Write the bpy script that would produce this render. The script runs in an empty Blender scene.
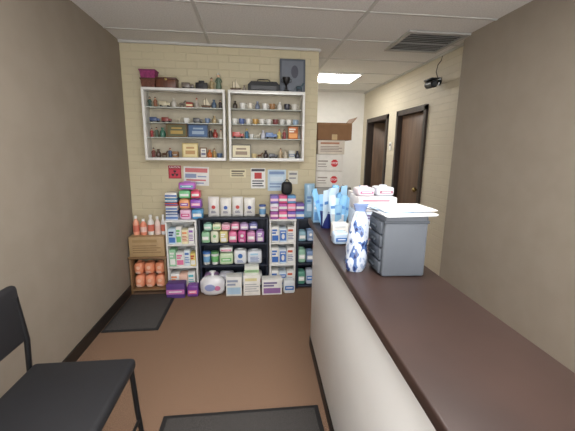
import bpy, bmesh, math, random
from mathutils import Vector, Matrix
random.seed(7)
scene=bpy.context.scene
scene.view_settings.view_transform='Standard'
COL=bpy.context.scene.collection
E=1.42
H=E+0.98
# ---------------------------------------------------------------- materials
def lin(c):
    return tuple(((v/255)/12.92 if v/255<=0.04045 else ((v/255+0.055)/1.055)**2.4) for v in c)
_m={}
def M(c,rough=0.6,metal=0.0,var=0.06,emit=0,alpha=1,coat=0,scale=14):
    key=(tuple(c),rough,metal,var,emit,alpha,coat)
    if key in _m: return _m[key]
    m=bpy.data.materials.new('mat_%d_%d_%d'%tuple(c)); m.use_nodes=True
    nt=m.node_tree; b=nt.nodes['Principled BSDF']
    l=lin(c)
    b.inputs['Roughness'].default_value=rough; b.inputs['Metallic'].default_value=metal
    b.inputs['Base Color'].default_value=(*l,1)
    if var>0 and alpha==1:
        tc=nt.nodes.new('ShaderNodeTexCoord'); n=nt.nodes.new('ShaderNodeTexNoise'); n.inputs['Scale'].default_value=scale
        r=nt.nodes.new('ShaderNodeValToRGB')
        r.color_ramp.elements[0].position=.3; r.color_ramp.elements[1].position=.7
        r.color_ramp.elements[0].color=(*[v*(1-var) for v in l],1)
        r.color_ramp.elements[1].color=(*[min(1,v*(1+var)) for v in l],1)
        nt.links.new(tc.outputs['Object'],n.inputs['Vector']); nt.links.new(n.outputs['Fac'],r.inputs['Fac'])
        nt.links.new(r.outputs['Color'],b.inputs['Base Color'])
    if emit: 
        b.inputs['Emission Color'].default_value=(1,.985,.96,1); b.inputs['Emission Strength'].default_value=emit
    if alpha<1: b.inputs['Alpha'].default_value=alpha
    if coat: b.inputs['Coat Weight'].default_value=coat
    _m[key]=m; return m
def brick_mat(name,c,axis,bw=.2,bh=.068,mort=.93):
    m=bpy.data.materials.new(name); m.use_nodes=True; nt=m.node_tree; b=nt.nodes['Principled BSDF']
    b.inputs['Roughness'].default_value=.55
    tc=nt.nodes.new('ShaderNodeTexCoord'); s=nt.nodes.new('ShaderNodeSeparateXYZ'); cm=nt.nodes.new('ShaderNodeCombineXYZ')
    nt.links.new(tc.outputs['Object'],s.inputs[0]); nt.links.new(s.outputs[axis],cm.inputs[0]); nt.links.new(s.outputs[2],cm.inputs[1])
    br=nt.nodes.new('ShaderNodeTexBrick'); br.inputs['Scale'].default_value=1
    br.inputs['Brick Width'].default_value=bw; br.inputs['Row Height'].default_value=bh
    br.inputs['Mortar Size'].default_value=.005; br.inputs['Mortar Smooth'].default_value=.6
    l=lin(c)
    br.inputs['Color1'].default_value=(*l,1); br.inputs['Color2'].default_value=(*[v*.96 for v in l],1); br.inputs['Mortar'].default_value=(*[v*mort for v in l],1)
    nt.links.new(cm.outputs[0],br.inputs['Vector']); nt.links.new(br.outputs['Color'],b.inputs['Base Color'])
    bp=nt.nodes.new('ShaderNodeBump'); bp.inputs['Strength'].default_value=.5; bp.inputs['Distance'].default_value=.004; bp.invert=True
    nt.links.new(br.outputs['Fac'],bp.inputs['Height']); nt.links.new(bp.outputs[0],b.inputs['Normal'])
    return m
def speck_mat(name,c1,c2,scale,rough=.9,bump=.3,dist=.004,big=None):
    m=bpy.data.materials.new(name); m.use_nodes=True; nt=m.node_tree; b=nt.nodes['Principled BSDF']
    b.inputs['Roughness'].default_value=rough; b.inputs['Specular IOR Level'].default_value=.15
    tc=nt.nodes.new('ShaderNodeTexCoord'); n=nt.nodes.new('ShaderNodeTexNoise'); n.inputs['Scale'].default_value=scale; n.inputs['Detail'].default_value=3
    r=nt.nodes.new('ShaderNodeValToRGB'); r.color_ramp.elements[0].position=.35; r.color_ramp.elements[1].position=.65
    r.color_ramp.elements[0].color=(*lin(c1),1); r.color_ramp.elements[1].color=(*lin(c2),1)
    nt.links.new(tc.outputs['Object'],n.inputs['Vector']); nt.links.new(n.outputs['Fac'],r.inputs['Fac'])
    nt.links.new(r.outputs['Color'],b.inputs['Base Color'])
    bp=nt.nodes.new('ShaderNodeBump'); bp.inputs['Strength'].default_value=bump; bp.inputs['Distance'].default_value=dist
    nt.links.new(n.outputs['Fac'],bp.inputs['Height']); nt.links.new(bp.outputs[0],b.inputs['Normal'])
    return m
def print_mat(name,stops,scale,rough=.2,stretch=(1,1,.6)):
    # wrapped-plastic print: noise-driven bands of several colours
    m=bpy.data.materials.new(name); m.use_nodes=True; nt=m.node_tree; b=nt.nodes['Principled BSDF']
    b.inputs['Roughness'].default_value=rough; b.inputs['Coat Weight'].default_value=.8
    tc=nt.nodes.new('ShaderNodeTexCoord'); mp=nt.nodes.new('ShaderNodeMapping'); mp.inputs['Scale'].default_value=stretch
    n=nt.nodes.new('ShaderNodeTexNoise'); n.inputs['Scale'].default_value=scale; n.inputs['Detail'].default_value=2
    r=nt.nodes.new('ShaderNodeValToRGB'); r.color_ramp.interpolation='CONSTANT'
    while len(r.color_ramp.elements)<len(stops): r.color_ramp.elements.new(.5)
    for e,(p,c) in zip(r.color_ramp.elements,stops): e.position=p; e.color=(*lin(c),1)
    nt.links.new(tc.outputs['Object'],mp.inputs[0]); nt.links.new(mp.outputs[0],n.inputs['Vector']); nt.links.new(n.outputs['Fac'],r.inputs['Fac'])
    nt.links.new(r.outputs['Color'],b.inputs['Base Color']); return m
def wood_mat(name,c1,c2,rough=.4,axis_scale=(30,30,2)):
    m=bpy.data.materials.new(name); m.use_nodes=True; nt=m.node_tree; b=nt.nodes['Principled BSDF']
    b.inputs['Roughness'].default_value=rough
    tc=nt.nodes.new('ShaderNodeTexCoord'); mp=nt.nodes.new('ShaderNodeMapping'); mp.inputs['Scale'].default_value=axis_scale
    n=nt.nodes.new('ShaderNodeTexNoise'); n.inputs['Scale'].default_value=1.5; n.inputs['Detail'].default_value=4
    r=nt.nodes.new('ShaderNodeValToRGB'); r.color_ramp.elements[0].position=.3; r.color_ramp.elements[1].position=.7
    r.color_ramp.elements[0].color=(*lin(c1),1); r.color_ramp.elements[1].color=(*lin(c2),1)
    nt.links.new(tc.outputs['Object'],mp.inputs[0]); nt.links.new(mp.outputs[0],n.inputs['Vector']); nt.links.new(n.outputs['Fac'],r.inputs['Fac'])
    nt.links.new(r.outputs['Color'],b.inputs['Base Color']); return m
# ---------------------------------------------------------------- geometry
class G:
    def __init__(s): s.bm=bmesh.new()
    def _merge(s,t,mi):
        for f in t.faces: f.material_index=mi
        me=bpy.data.meshes.new('tmp'); t.to_mesh(me); t.free(); s.bm.from_mesh(me); bpy.data.meshes.remove(me); return s
    def box(s,x0,x1,y0,y1,z0,z1,bev=0,mi=0,seg=2,mat=None):
        t=bmesh.new(); bmesh.ops.create_cube(t,size=1)
        bmesh.ops.transform(t,matrix=Matrix.Translation(((x0+x1)/2,(y0+y1)/2,(z0+z1)/2))@Matrix.Diagonal((x1-x0,y1-y0,z1-z0,1)),verts=t.verts)
        if bev>0: bmesh.ops.bevel(t,geom=t.edges[:],offset=bev,segments=seg,affect='EDGES',profile=.5)
        if mat is not None: bmesh.ops.transform(t,matrix=mat,verts=t.verts)
        return s._merge(t,mi)
    def lathe(s,prof,seg=20,loc=(0,0,0),mi=0,sx=1,sy=1,mat=None):
        t=bmesh.new(); rings=[]
        for r,z in prof:
            if r<1e-6: rings.append([t.verts.new((0,0,z))])
            else: rings.append([t.verts.new((r*math.cos(2*math.pi*i/seg)*sx,r*math.sin(2*math.pi*i/seg)*sy,z)) for i in range(seg)])
        for a,b in zip(rings,rings[1:]):
            for i in range(seg):
                j=(i+1)%seg
                if len(a)==1 and len(b)==1: continue
                if len(a)==1: t.faces.new((a[0],b[i],b[j]))
                elif len(b)==1: t.faces.new((a[i],a[j],b[0]))
                else: t.faces.new((a[i],a[j],b[j],b[i]))
        if len(rings[0])>1: t.faces.new(rings[0][::-1])
        if len(rings[-1])>1: t.faces.new(rings[-1])
        bmesh.ops.recalc_face_normals(t,faces=t.faces)
        mm=Matrix.Translation(loc)
        if mat is not None: mm=mm@mat
        bmesh.ops.transform(t,matrix=mm,verts=t.verts); return s._merge(t,mi)
    def ell(s,loc,rx,ry,rz,mi=0,e=1.0,seg=16,rings=10,mat=None,wr=0,seed=0):
        rnd=random.Random(seed)
        t=bmesh.new(); P=lambda v,p: math.copysign(abs(v)**p,v); R=[]
        for k in range(rings+1):
            ph=-math.pi/2+math.pi*k/rings
            if k in(0,rings): R.append([t.verts.new((0,0,P(math.sin(ph),e)*rz))]); continue
            R.append([])
            for i in range(seg):
                q=1+(rnd.uniform(-wr,wr) if 1<k<rings-1 else 0)
                R[-1].append(t.verts.new((q*P(math.cos(ph),e)*P(math.cos(2*math.pi*i/seg),e)*rx,q*P(math.cos(ph),e)*P(math.sin(2*math.pi*i/seg),e)*ry,P(math.sin(ph),e)*rz)))
        for a,b in zip(R,R[1:]):
            for i in range(seg):
                j=(i+1)%seg
                if len(a)==1: t.faces.new((a[0],b[j],b[i]))
                elif len(b)==1: t.faces.new((a[i],a[j],b[0]))
                else: t.faces.new((a[i],a[j],b[j],b[i]))
        bmesh.ops.recalc_face_normals(t,faces=t.faces)
        mm=Matrix.Translation(loc)
        if mat is not None: mm=mm@mat
        bmesh.ops.transform(t,matrix=mm,verts=t.verts); return s._merge(t,mi)
    def tube(s,pts,r,seg=10,mi=0,r2=None):
        t=bmesh.new(); pts=[Vector(p) for p in pts]; rings=[]; n=len(pts)
        for k,p in enumerate(pts):
            d=(pts[min(k+1,n-1)]-pts[max(k-1,0)]).normalized()
            up=Vector((0,0,1)) if abs(d.z)<.9 else Vector((1,0,0))
            a=d.cross(up).normalized(); b=d.cross(a).normalized()
            rr=r if r2 is None else r+(r2-r)*k/(n-1)
            rings.append([t.verts.new(p+rr*(math.cos(2*math.pi*i/seg)*a+math.sin(2*math.pi*i/seg)*b)) for i in range(seg)])
        for A,B in zip(rings,rings[1:]):
            for i in range(seg):
                j=(i+1)%seg; t.faces.new((A[i],A[j],B[j],B[i]))
        t.faces.new(rings[0][::-1]); t.faces.new(rings[-1])
        bmesh.ops.recalc_face_normals(t,faces=t.faces); return s._merge(t,mi)
    def prism(s,pts,y0,y1,mi=0,mat=None):   # pts in XZ
        t=bmesh.new(); a=[t.verts.new((x,y0,z)) for x,z in pts]; b=[t.verts.new((x,y1,z)) for x,z in pts]; n=len(pts)
        t.faces.new(a); t.faces.new(b[::-1])
        for i in range(n): t.faces.new((a[i],b[i],b[(i+1)%n],a[(i+1)%n]))
        bmesh.ops.recalc_face_normals(t,faces=t.faces)
        if mat is not None: bmesh.ops.transform(t,matrix=mat,verts=t.verts)
        return s._merge(t,mi)
    def disc(s,x,z,r,y0,y1,mi=0,n=20,ph=0):
        return s.prism([(x+r*math.cos(2*math.pi*i/n+ph),z+r*math.sin(2*math.pi*i/n+ph)) for i in range(n)],y0,y1,mi)
    def pillow(s,w,h,d,mi=0,nx=10,nz=12,wr=.0,z0=0,seed=0,mat=None):
        rnd=random.Random(seed); t=bmesh.new()
        def T(u,v): return d/2*(max(0,math.sin(math.pi*u))**.45)*(max(0,math.sin(math.pi*(v*.97))))**.4
        F=[];B=[]
        for j in range(nz+1):
            fr=[];br=[]
            for i in range(nx+1):
                u=i/nx;v=j/nz; th=T(u,v)
                xx=(u-.5)*w*(1-.05*math.sin(math.pi*v)); zz=z0+v*h
                edge=i in(0,nx) or j in (0,nz)
                p=0 if edge else rnd.uniform(-wr,wr)
                f=t.verts.new((xx,-th+p,zz)); fr.append(f)
                br.append(f if edge else t.verts.new((xx,th+p,zz)))
            F.append(fr);B.append(br)
        for j in range(nz):
            for i in range(nx):
                t.faces.new((F[j][i],F[j][i+1],F[j+1][i+1],F[j+1][i]))
                q=(B[j][i],B[j+1][i],B[j+1][i+1],B[j][i+1])
                try: t.faces.new(q)
                except: pass
        bmesh.ops.recalc_face_normals(t,faces=t.faces)
        if mat is not None: bmesh.ops.transform(t,matrix=mat,verts=t.verts)
        return s._merge(t,mi)
def obj(name,g,mats,parent=None,loc=(0,0,0),rot=(0,0,0),smooth=True,**props):
    me=bpy.data.meshes.new(name); g.bm.to_mesh(me); g.bm.free()
    if not isinstance(mats,(list,tuple)): mats=[mats]
    for m in mats: me.materials.append(m)
    if smooth:
        me.shade_smooth()
        try: me.set_sharp_from_angle(angle=math.radians(38))
        except Exception: pass
    o=bpy.data.objects.new(name,me); COL.objects.link(o)
    o.location=loc; o.rotation_euler=rot
    if parent: o.parent=parent
    for k,v in props.items():
        if v is not None: o[k]=v
    return o
def empty(name,loc,rz=0,**props):
    o=bpy.data.objects.new(name,None); COL.objects.link(o); o.location=loc; o.rotation_euler=(0,0,rz); o.empty_display_size=.05
    for k,v in props.items():
        if v is not None: o[k]=v
    return o
def text(parent,s,size,loc,mat,rot=(math.pi/2,0,0),name='lettering'):
    c=bpy.data.curves.new('t','FONT'); c.body=s; c.size=size; c.extrude=.0003; c.align_x='CENTER'; c.align_y='CENTER'
    c.offset=size*.012
    t=bpy.data.objects.new('t',c); COL.objects.link(t)
    dg=bpy.context.evaluated_depsgraph_get(); me=bpy.data.meshes.new_from_object(t.evaluated_get(dg))
    bpy.data.objects.remove(t); me.materials.clear(); me.materials.append(mat)
    o=bpy.data.objects.new(name,me); COL.objects.link(o); o.parent=parent; o.location=loc; o.rotation_euler=rot
    return o
ST=dict(kind='structure')
# ---------------------------------------------------------------- shell
WB=brick_mat('painted_brick_x',(203,192,160),0)
WR=brick_mat('painted_brick_y',(208,199,178),1)
WEND=M((230,228,222),.7,var=.02)
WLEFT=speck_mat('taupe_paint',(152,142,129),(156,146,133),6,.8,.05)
CEIL=speck_mat('ceiling_tile',(216,215,211),(230,229,225),90,.95,.25,.003)
CARP=speck_mat('carpet',(100,78,63),(160,130,108),230,.98,.6,.004)
obj('floor',G().box(-1.35,3.3,-1.2,6.0,-.1,0),CARP,smooth=False,**ST)
obj('ceiling',G().box(-1.35,3.3,-1.2,6.0,H,H+.1),CEIL,smooth=False,**ST)
obj('wall_back',G().box(-1.2,.68,3.45,3.57,0,H),WB,smooth=False,**ST)
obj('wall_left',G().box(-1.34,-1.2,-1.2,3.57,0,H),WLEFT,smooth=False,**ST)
obj('wall_corridor_left',G().box(.56,.68,3.57,5.75,0,H),WR,smooth=False,**ST)
obj('wall_corridor_end',G().box(.56,2.07,5.75,5.87,0,H),WEND,smooth=False,**ST)
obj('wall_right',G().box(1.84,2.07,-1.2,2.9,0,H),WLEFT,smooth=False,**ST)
D1=(3.60,4.36); D2=(4.66,5.50); DT=1.93
g=G()
g.box(1.95,2.07,2.9,D1[0],0,H).box(1.95,2.07,D1[0],D1[1],DT,H).box(1.95,2.07,D1[1],D2[0],0,H).box(1.95,2.07,D2[0],D2[1],DT,H).box(1.95,2.07,D2[1],5.75,0,H)
obj('wall_corridor_right',g,WR,smooth=False,**ST)
obj('wall_side_room',G().box(2.9,3.0,4.2,5.95,0,H).box(2.07,2.9,5.75,5.87,0,H).box(2.07,2.9,4.4,4.46,0,H),M((150,152,155),.8),smooth=False,**ST)
DW=wood_mat('dark_door_frame',(44,35,30),(60,48,40),.45)
DP=wood_mat('door_veneer',(88,68,54),(114,90,72),.45,(12,12,1.2))
BR=M((160,140,90),.3,1,0)
for k,(a,b) in enumerate((D1,D2),1):
    g=G().box(1.925,2.075,a-.002,a+.05,0,DT+.0).box(1.925,2.075,b-.05,b+.002,0,DT).box(1.925,2.075,a-.002,b+.002,DT-.05,DT+.012)
    fr=obj('trim_%d'%k,g,DW,**ST)
    if k==1:
        d=obj('door_1',G().box(1.985,2.025,a+.052,b-.052,.01,DT-.052,.003),DP,**ST)
        h=G().tube([(1.985,a+.12,.98),(1.93,a+.12,.98)],.012).ell((1.925,a+.12,.98),.025,.028,.028)
        obj('knob',h,BR,parent=d)
    else:
        d=obj('door_2',G().box(0,.04,-.735,0,.01,DT-.052,.003),DP,loc=(2.03,b-.055,0),rot=(0,0,math.radians(55)),**ST)
        obj('knob',G().tube([(0,-.66,.98),(-.05,-.66,.98)],.012).ell((-.055,-.66,.98),.025,.028,.028),BR,parent=d)
BB=M((40,34,30),.5)
obj('baseboard_corridor',G().box(1.938,1.95,2.9,D1[0]-.052,0,.09),BB,**ST)
obj('baseboard_back',G().box(-1.19,.68,3.438,3.45,0,.09),BB,**ST)
obj('baseboard_left',G().box(-1.2,-1.188,-1.2,3.43,0,.09),BB,**ST)
# ceiling grid
TB=M((196,195,190),.5,var=.02)
g=G()
xs=[-1.6+1.22*i for i in range(4)]
ys=[-.53+.61*i for i in range(11)]
for x in xs:
    if x<-1.2: continue
    for seg in ((-1.2,3.45),) if x<.68 else ((-1.2,5.75),):
        if x<1.84: g.box(x-.012,x+.012,seg[0],seg[1],H-.006,H+.002)
for y in ys:
    x0,x1=(-1.2,1.84) if y<2.9 else ((-1.2,1.95) if y<3.45 else (.68,1.95))
    if y<5.75: g.box(x0,x1,y-.012,y+.012,H-.0055,H+.002)
obj('trim_3',g,TB,smooth=False,**ST)
g=G().box(-1.2,.68,3.425,3.45,H-.02,H).box(.68,.70,3.45,5.75,H-.02,H).box(1.93,1.95,2.9,5.75,H-.02,H)
obj('trim_4',g,TB,smooth=False,**ST)
# ---------------------------------------------------------------- lamps and ceiling fixtures
def troffer(x0,x1,y0,y1,strength,label):
    r=empty('ceiling_light',((x0+x1)/2,(y0+y1)/2,H-.001),label=label,category='ceiling light')
    w=(x1-x0)/2;d=(y1-y0)/2
    g=G().box(-w,w,-d,-d+.03,-.018,-.001).box(-w,w,d-.03,d,-.018,-.001).box(-w,-w+.03,-d+.03,d-.03,-.018,-.001).box(w-.03,w,-d+.03,d-.03,-.018,-.001)
    obj('frame',g,M((235,235,232),.4,var=0),parent=r)
    obj('diffuser',G().box(-w+.031,w-.031,-d+.031,d-.031,-.013,-.004),M((255,255,250),.5,var=0,emit=strength),parent=r)
troffer(.86,1.45,4.36,4.95,24,'square fluorescent ceiling light with white diffuser, lit, in the corridor')
troffer(-.37,.83,.71,1.29,19,'long ceiling light panel added out of view to light the counter aisle')  # added lamp above the frame, lights the aisle and back wall
troffer(-.37,.83,-.52,.07,14,'long ceiling light panel added out of view behind the camera')  # second added lamp, unseen behind the camera, more room light
w=bpy.data.worlds.new('world'); scene.world=w; w.use_nodes=True
w.node_tree.nodes['Background'].inputs[0].default_value=(.97,.98,1,1); w.node_tree.nodes['Background'].inputs[1].default_value=4.2
# vent
v=empty('ceiling_vent',(1.57,3.08,H-.001),label='grey louvered air vent grille set in the ceiling',category='air vent')
VM=M((176,175,170),.5,.1,.03)
obj('frame',G().box(-.27,.27,-.27,-.235,-.016,-.001).box(-.27,.27,.235,.27,-.016,-.001).box(-.27,-.235,-.235,.235,-.016,-.001).box(.235,.27,-.235,.235,-.016,-.001),VM,parent=v)
g=G()
for i in range(11):
    g.box(-.234,.234,-.012,.012,-.001,.001,mat=Matrix.Translation((0,-.215+i*.043,-.010))@Matrix.Rotation(.5,4,'X'))
obj('louvers',g,VM,parent=v); obj('duct_shade_plate',G().box(-.234,.234,-.234,.234,-.002,-.001),M((90,88,84),.9),parent=v)  # flat plate behind the louvers, duct shade put into its dark colour
# ---------------------------------------------------------------- counter
ang=-math.radians(2.2); CZ=E-.46
cb=empty('counter_base',(.393,2.22,0),ang,label='white panelled reception counter base with black kick strip',category='counter')
obj('panel',G().box(.035,.325,-3.2,-.03,0.002,CZ-.036,.002),speck_mat('white_laminate',(236,237,236),(241,242,241),3,.45,.02),parent=cb)
obj('kick_strip',G().box(.029,.0345,-3.2,-.024,.001,.075).box(.029,.325,-.0295,-.024,.001,.075),M((28,25,24),.5),parent=cb)
ct=obj('countertop',G().box(0,.36,-3.25,0,CZ-.034,CZ,.006,seg=3),wood_mat('brown_laminate',(52,38,34),(62,46,41),.42,(3,3,3)),loc=(.393,2.22,0),rot=(0,0,ang),label='dark brown laminate countertop running along the reception counter',category='countertop')
# ---------------------------------------------------------------- generic goods
WHITE=(232,232,228)
def design(g,w,h,y,kind,rnd):
    e=.0006
    if kind=='band':
        g.box(-w*.5,w*.5,y-e,y,h*.28,h*.62,mi=1)
        g.box(-w*.36,w*.36,y-2*e,y-e,h*.42,h*.5,mi=2)
    elif kind=='disc':
        g.disc(0,h*.62,min(w,h)*.25,y-e,y,1); 
        for i in range(3): g.box(-w*.34,w*.34*(1-.2*i),y-e,y,h*(.12+.07*i),h*(.15+.07*i),mi=2)
    elif kind=='bars':
        g.box(-w*.4,w*.3,y-e,y,h*.72,h*.86,mi=1)
        for i in range(4): g.box(-w*.4,w*(.4-.12*(i%2)),y-e,y,h*(.2+.11*i),h*(.245+.11*i),mi=2)
    elif kind=='block':
        g.box(-w*.42,w*.42,y-e,y,h*.1,h*.45,mi=1); g.box(-w*.42,w*.1,y-e,y,h*.55,h*.66,mi=2); g.box(-w*.42,w*.25,y-e,y,h*.72,h*.84,mi=2)
    elif kind=='pic':
        g.box(-w*.42,w*.42,y-e,y,h*.12,h*.88,mi=1); g.ell((0,y-e*1.2,h*.42),w*.2,e,h*.2,mi=2); g.box(-w*.3,w*.3,y-2*e,y-e,h*.7,h*.78,mi=2)
def carton(x,y,z,w,h,d,c,acc,ink=(60,70,110),kind='bars',name='carton',label='printed cardboard carton on a shelf',group=None,rz=0,cat='box'):
    o=obj(name,G().box(-w/2,w/2,-d/2,d/2,0,h,min(.003,w*.05)),M(c,.5),loc=(x,y,z+.001),rot=(0,0,rz),label=label,category=cat,group=group)
    g=G(); design(g,w,h,-d/2,kind,random); obj('printed_front',g,[M(c,.5),M(acc,.5),M(ink,.5)],parent=o)
    g=G().box(-w*.46,w*.46,-.004,.004,h,h+.0006); obj('tape',g,M([int(v*.9) for v in c],.4),parent=o)
    return o
def softpack(x,y,z,w,h,d,c,acc,ink=(250,250,250),kind='band',name='soft_pack',label='shrink-wrapped soft pack on a shelf',group=None,rz=0,cat='package',e=.33):
    o=obj(name,G().ell((0,0,h/2),w/2,d/2,h/2,e=e,seg=24,rings=14,wr=.02,seed=int(x*997)),M(c,.3,coat=.3),loc=(x,y,z+.001),rot=(0,0,rz),label=label,category=cat,group=group)
    w2=w*.74
    t=G(); design(t,w2,h*.9,-d/2-.0006,kind,random)
    bmesh.ops.translate(t.bm,vec=(0,0,h*.05),verts=t.bm.verts)
    obj('printed_front',t,[M(c,.4),M(acc,.4),M(ink,.4)],parent=o)
    obj('end_seal',G().box(-w*.2,w*.2,-.001,.001,h*.985,h+.008),M(c,.3,coat=.3),parent=o)
    return o
def pouch(x,y,z,w,h,d,c,acc,ink=(60,60,120),kind='disc',name='pouch_bag',label='white printed pouch standing upright',group=None,rz=0,cat='bag',wr=.002):
    o=obj(name,G().pillow(w,h,d,wr=wr,seed=int(x*1000)),M(c,.35,coat=.3),loc=(x,y,z+.001),rot=(0,0,rz),label=label,category=cat,group=group)
    t=G(); design(t,w*.66,h*.6,-d/2-.001,kind,random); bmesh.ops.translate(t.bm,vec=(0,0,h*.16),verts=t.bm.verts)
    obj('printed_front',t,[M(c,.4),M(acc,.4),M(ink,.4)],parent=o)
    obj('top_seal',G().box(-w*.47,w*.47,-.0015,.0015,h-.002,h+.012),M([int(v*.93) for v in c],.3),parent=o)
    return o
def bottle(x,y,z,r,h,c,cap,label,group=None,name='bottle',lab=None):
    o=obj(name,G().lathe([(r*.92,0),(r,h*.03),(r,h*.6),(r*.9,h*.68),(r*.42,h*.8),(r*.38,h*.86)],20),M(c,.3,coat=.3),loc=(x,y,z+.001),label=label,category='bottle',group=group)
    obj('cap',G().lathe([(r*.48,h*.855),(r*.48,h*.99),(r*.4,h)],16),M(cap,.4),parent=o)
    obj('label_band',G().lathe([(r*1.01,h*.18),(r*1.015,h*.19),(r*1.015,h*.5),(r*1.01,h*.51)],20),M(lab or (90,140,200),.5),parent=o)
    return o
def tub(x,y,z,r,h,c,lid,label,group=None,band=(120,170,210)):
    o=obj('plastic_tub',G().lathe([(r*.85,0),(r*.9,.004),(r*.98,h*.85)],20),M(c,.4),loc=(x,y,z+.001),label=label,category='tub',group=group)
    obj('lid',G().lathe([(r,h*.852),(r*1.03,h*.86),(r*1.03,h*.96),(r*.95,h)],20),M(lid,.4),parent=o)
    obj('label_band',G().lathe([(r*.945,h*.2),(r*.955,h*.21),(r*.985,h*.65),(r*.975,h*.66)],20),M(band,.5),parent=o)
    return o
# ---------------------------------------------------------------- low shelving
def shelf_unit(name,x0,x1,y0,y1,zt,boards,mat,label,th=.016,cat='shelf'):
    r=empty(name,((x0+x1)/2,(y0+y1)/2,.001),label=label,category=cat)
    w=(x1-x0)/2; d=(y1-y0)/2
    for sgn in(-1,1):
        xa=sgn*w; g=G().box(min(xa,xa-sgn*th),max(xa,xa-sgn*th),-d,d,0,zt-.003,.0015); obj('side_panel',g,mat,parent=r)
    obj('top_panel',G().box(-w-.003,w+.003,-d-.003,d,zt-.002,zt+.014,.002),mat,parent=r)
    obj('back_panel',G().box(-w+th,w-th,d-.006,d,0,zt-.003),mat,parent=r)
    for b in boards: obj('shelf',G().box(-w+th,w-th,-d,d-.007,b-th,b,.0015),mat,parent=r)
    return r
WHP=M((230,230,227),.4,var=.03); DKP=M((34,42,58),.45,var=.08)
Y0,Y1=3.22,3.435; YC=3.325
shelf_unit('shelving_unit',-.83,-.535,Y0,Y1,.727,(.03,.27,.50),WHP,'narrow white laminate shelving unit stocked with packaged goods')
shelf_unit('shelving_unit',-.515,.168,Y0,Y1,.745,(.03,.27,.50),DKP,'wide dark blue-black shelving unit stocked with soft packs')
shelf_unit('shelving_unit',.182,.45,Y0,Y1,.727,(.03,.27,.50),WHP,'narrow white shelving unit with blue and white boxes')
shelf_unit('shelving_unit',.462,.665,Y0,Y1,.727,(.03,.27,.50),DKP,'small dark shelving unit at the end of the wall')
def row(fn,items,x0,z,group,depth=.12,y=None,gap=.006,**kw):
    x=x0
    for it in items:
        w,h,c,a,k,lab=it[:6]; ink=it[6] if len(it)>6 else (250,250,250)
        fn(x+w/2,(Y0+.02+depth/2) if y is None else y,z,w,h,depth,c,a,ink,k,label=lab,group=group,**kw); x+=w+gap
GR=(120,190,120);YE=(228,205,120);PK=(226,120,160);PU=(140,90,170);TE=(90,180,190);BL=(70,120,190);LB=(165,205,230);OR=(232,150,100);RD=(190,50,50);NV=(38,50,110);W=WHITE
# dark unit, upper shelf
row(softpack,[(.082,.115,(150,200,160),W,'band','green and white wipes pack on the dark shelf'),(.082,.12,(225,228,205),GR,'disc','cream wipes pack with green disc on the dark shelf'),
 (.085,.12,(225,215,150),W,'block','cream yellow soft pack on the dark shelf'),(.085,.115,PK,W,'band','pink soft pack on the dark shelf'),(.085,.12,(205,90,150),W,'disc','deep pink soft pack on the dark shelf'),
 (.085,.11,(215,150,190),W,'band','rose soft pack on the dark shelf'),(.085,.12,(165,125,190),W,'block','lilac soft pack on the dark shelf')],-.494,.50,'soft packs on the upper dark shelf')
row(softpack,[(.082,.07,(160,210,190),W,'band','mint soft pack lying on another pack'),(.082,.065,(235,235,200),GR,'band','cream and green soft pack lying on another pack'),(.085,.065,(236,190,205),PK,'band','pale pink soft pack lying on another pack'),
 (.085,.07,(230,150,180),W,'band','rose soft pack lying on another pack'),(.085,.065,(190,160,205),W,'band','violet soft pack lying on another pack'),(.085,.07,(120,120,180),W,'band','indigo soft pack lying on another pack')],-.47,.630,'soft packs stacked on the upper dark shelf',depth=.1)
# dark unit, middle
tub(-.455,YC-.03,.27,.038,.13,W,BL,'white plastic tub with blue lid on the dark shelf','tubs on the middle dark shelf')
tub(-.372,YC-.03,.27,.038,.13,W,(100,160,100),'white plastic tub with green lid on the dark shelf','tubs on the middle dark shelf',band=GR)
row(softpack,[(.14,.12,(205,224,190),GR,'band','pale green bulk wipes pack on the dark shelf'),(.13,.15,(228,230,232),BL,'disc','white bulk pack with blue disc on the dark shelf',(90,120,180)),(.15,.14,(222,227,234),LB,'bars','white and pale blue bulk pack on the dark shelf',(90,120,180))],-.325,.27,'bulk packs on the middle dark shelf')
row(softpack,[(.13,.05,W,PK,'band','thin white and pink pack lying on a bulk pack')],-.32,.402,'thin packs on the middle dark shelf',depth=.1)
# dark unit, bottom
row(softpack,[(.15,.13,(190,150,200),PK,'band','purple soft pack on the bottom dark shelf'),(.15,.14,(225,225,235),BL,'band','white soft pack on the bottom dark shelf',NV),(.15,.12,(205,220,235),W,'disc','light blue soft pack on the bottom dark shelf'),(.13,.14,W,RD,'band','white and red soft pack on the bottom dark shelf')],-.49,.03,'soft packs on the bottom dark shelf',depth=.14)
# left white unit
for zz,its in ((.50,[(.07,.15,(200,220,235),BL,'block','pale blue toothcare carton on the white shelf',NV),(.05,.17,W,GR,'block','white and green carton on the white shelf',GR),(.06,.14,(235,225,190),OR,'bars','cream carton with orange print on the white shelf',RD),(.055,.16,W,PU,'bars','white and purple carton on the white shelf',PU)]),
 (.27,[(.06,.17,(150,200,160),W,'block','green carton on the white shelf',W),(.075,.14,W,PK,'block','white and pink carton on the white shelf',PK),(.055,.16,(225,235,240),BL,'bars','white and blue carton on the white shelf',BL),(.05,.13,YE,W,'block','yellow carton on the white shelf',RD)]),
 (.03,[(.08,.16,W,OR,'block','white and orange carton on the bottom white shelf',OR),(.08,.15,(240,200,180),W,'band','peach carton on the bottom white shelf',OR),(.07,.17,W,TE,'bars','white and teal carton on the bottom white shelf',TE)])):
    row(carton,its,-.81,zz,'cartons on the narrow white shelves',depth=.12,gap=.004)
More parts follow.
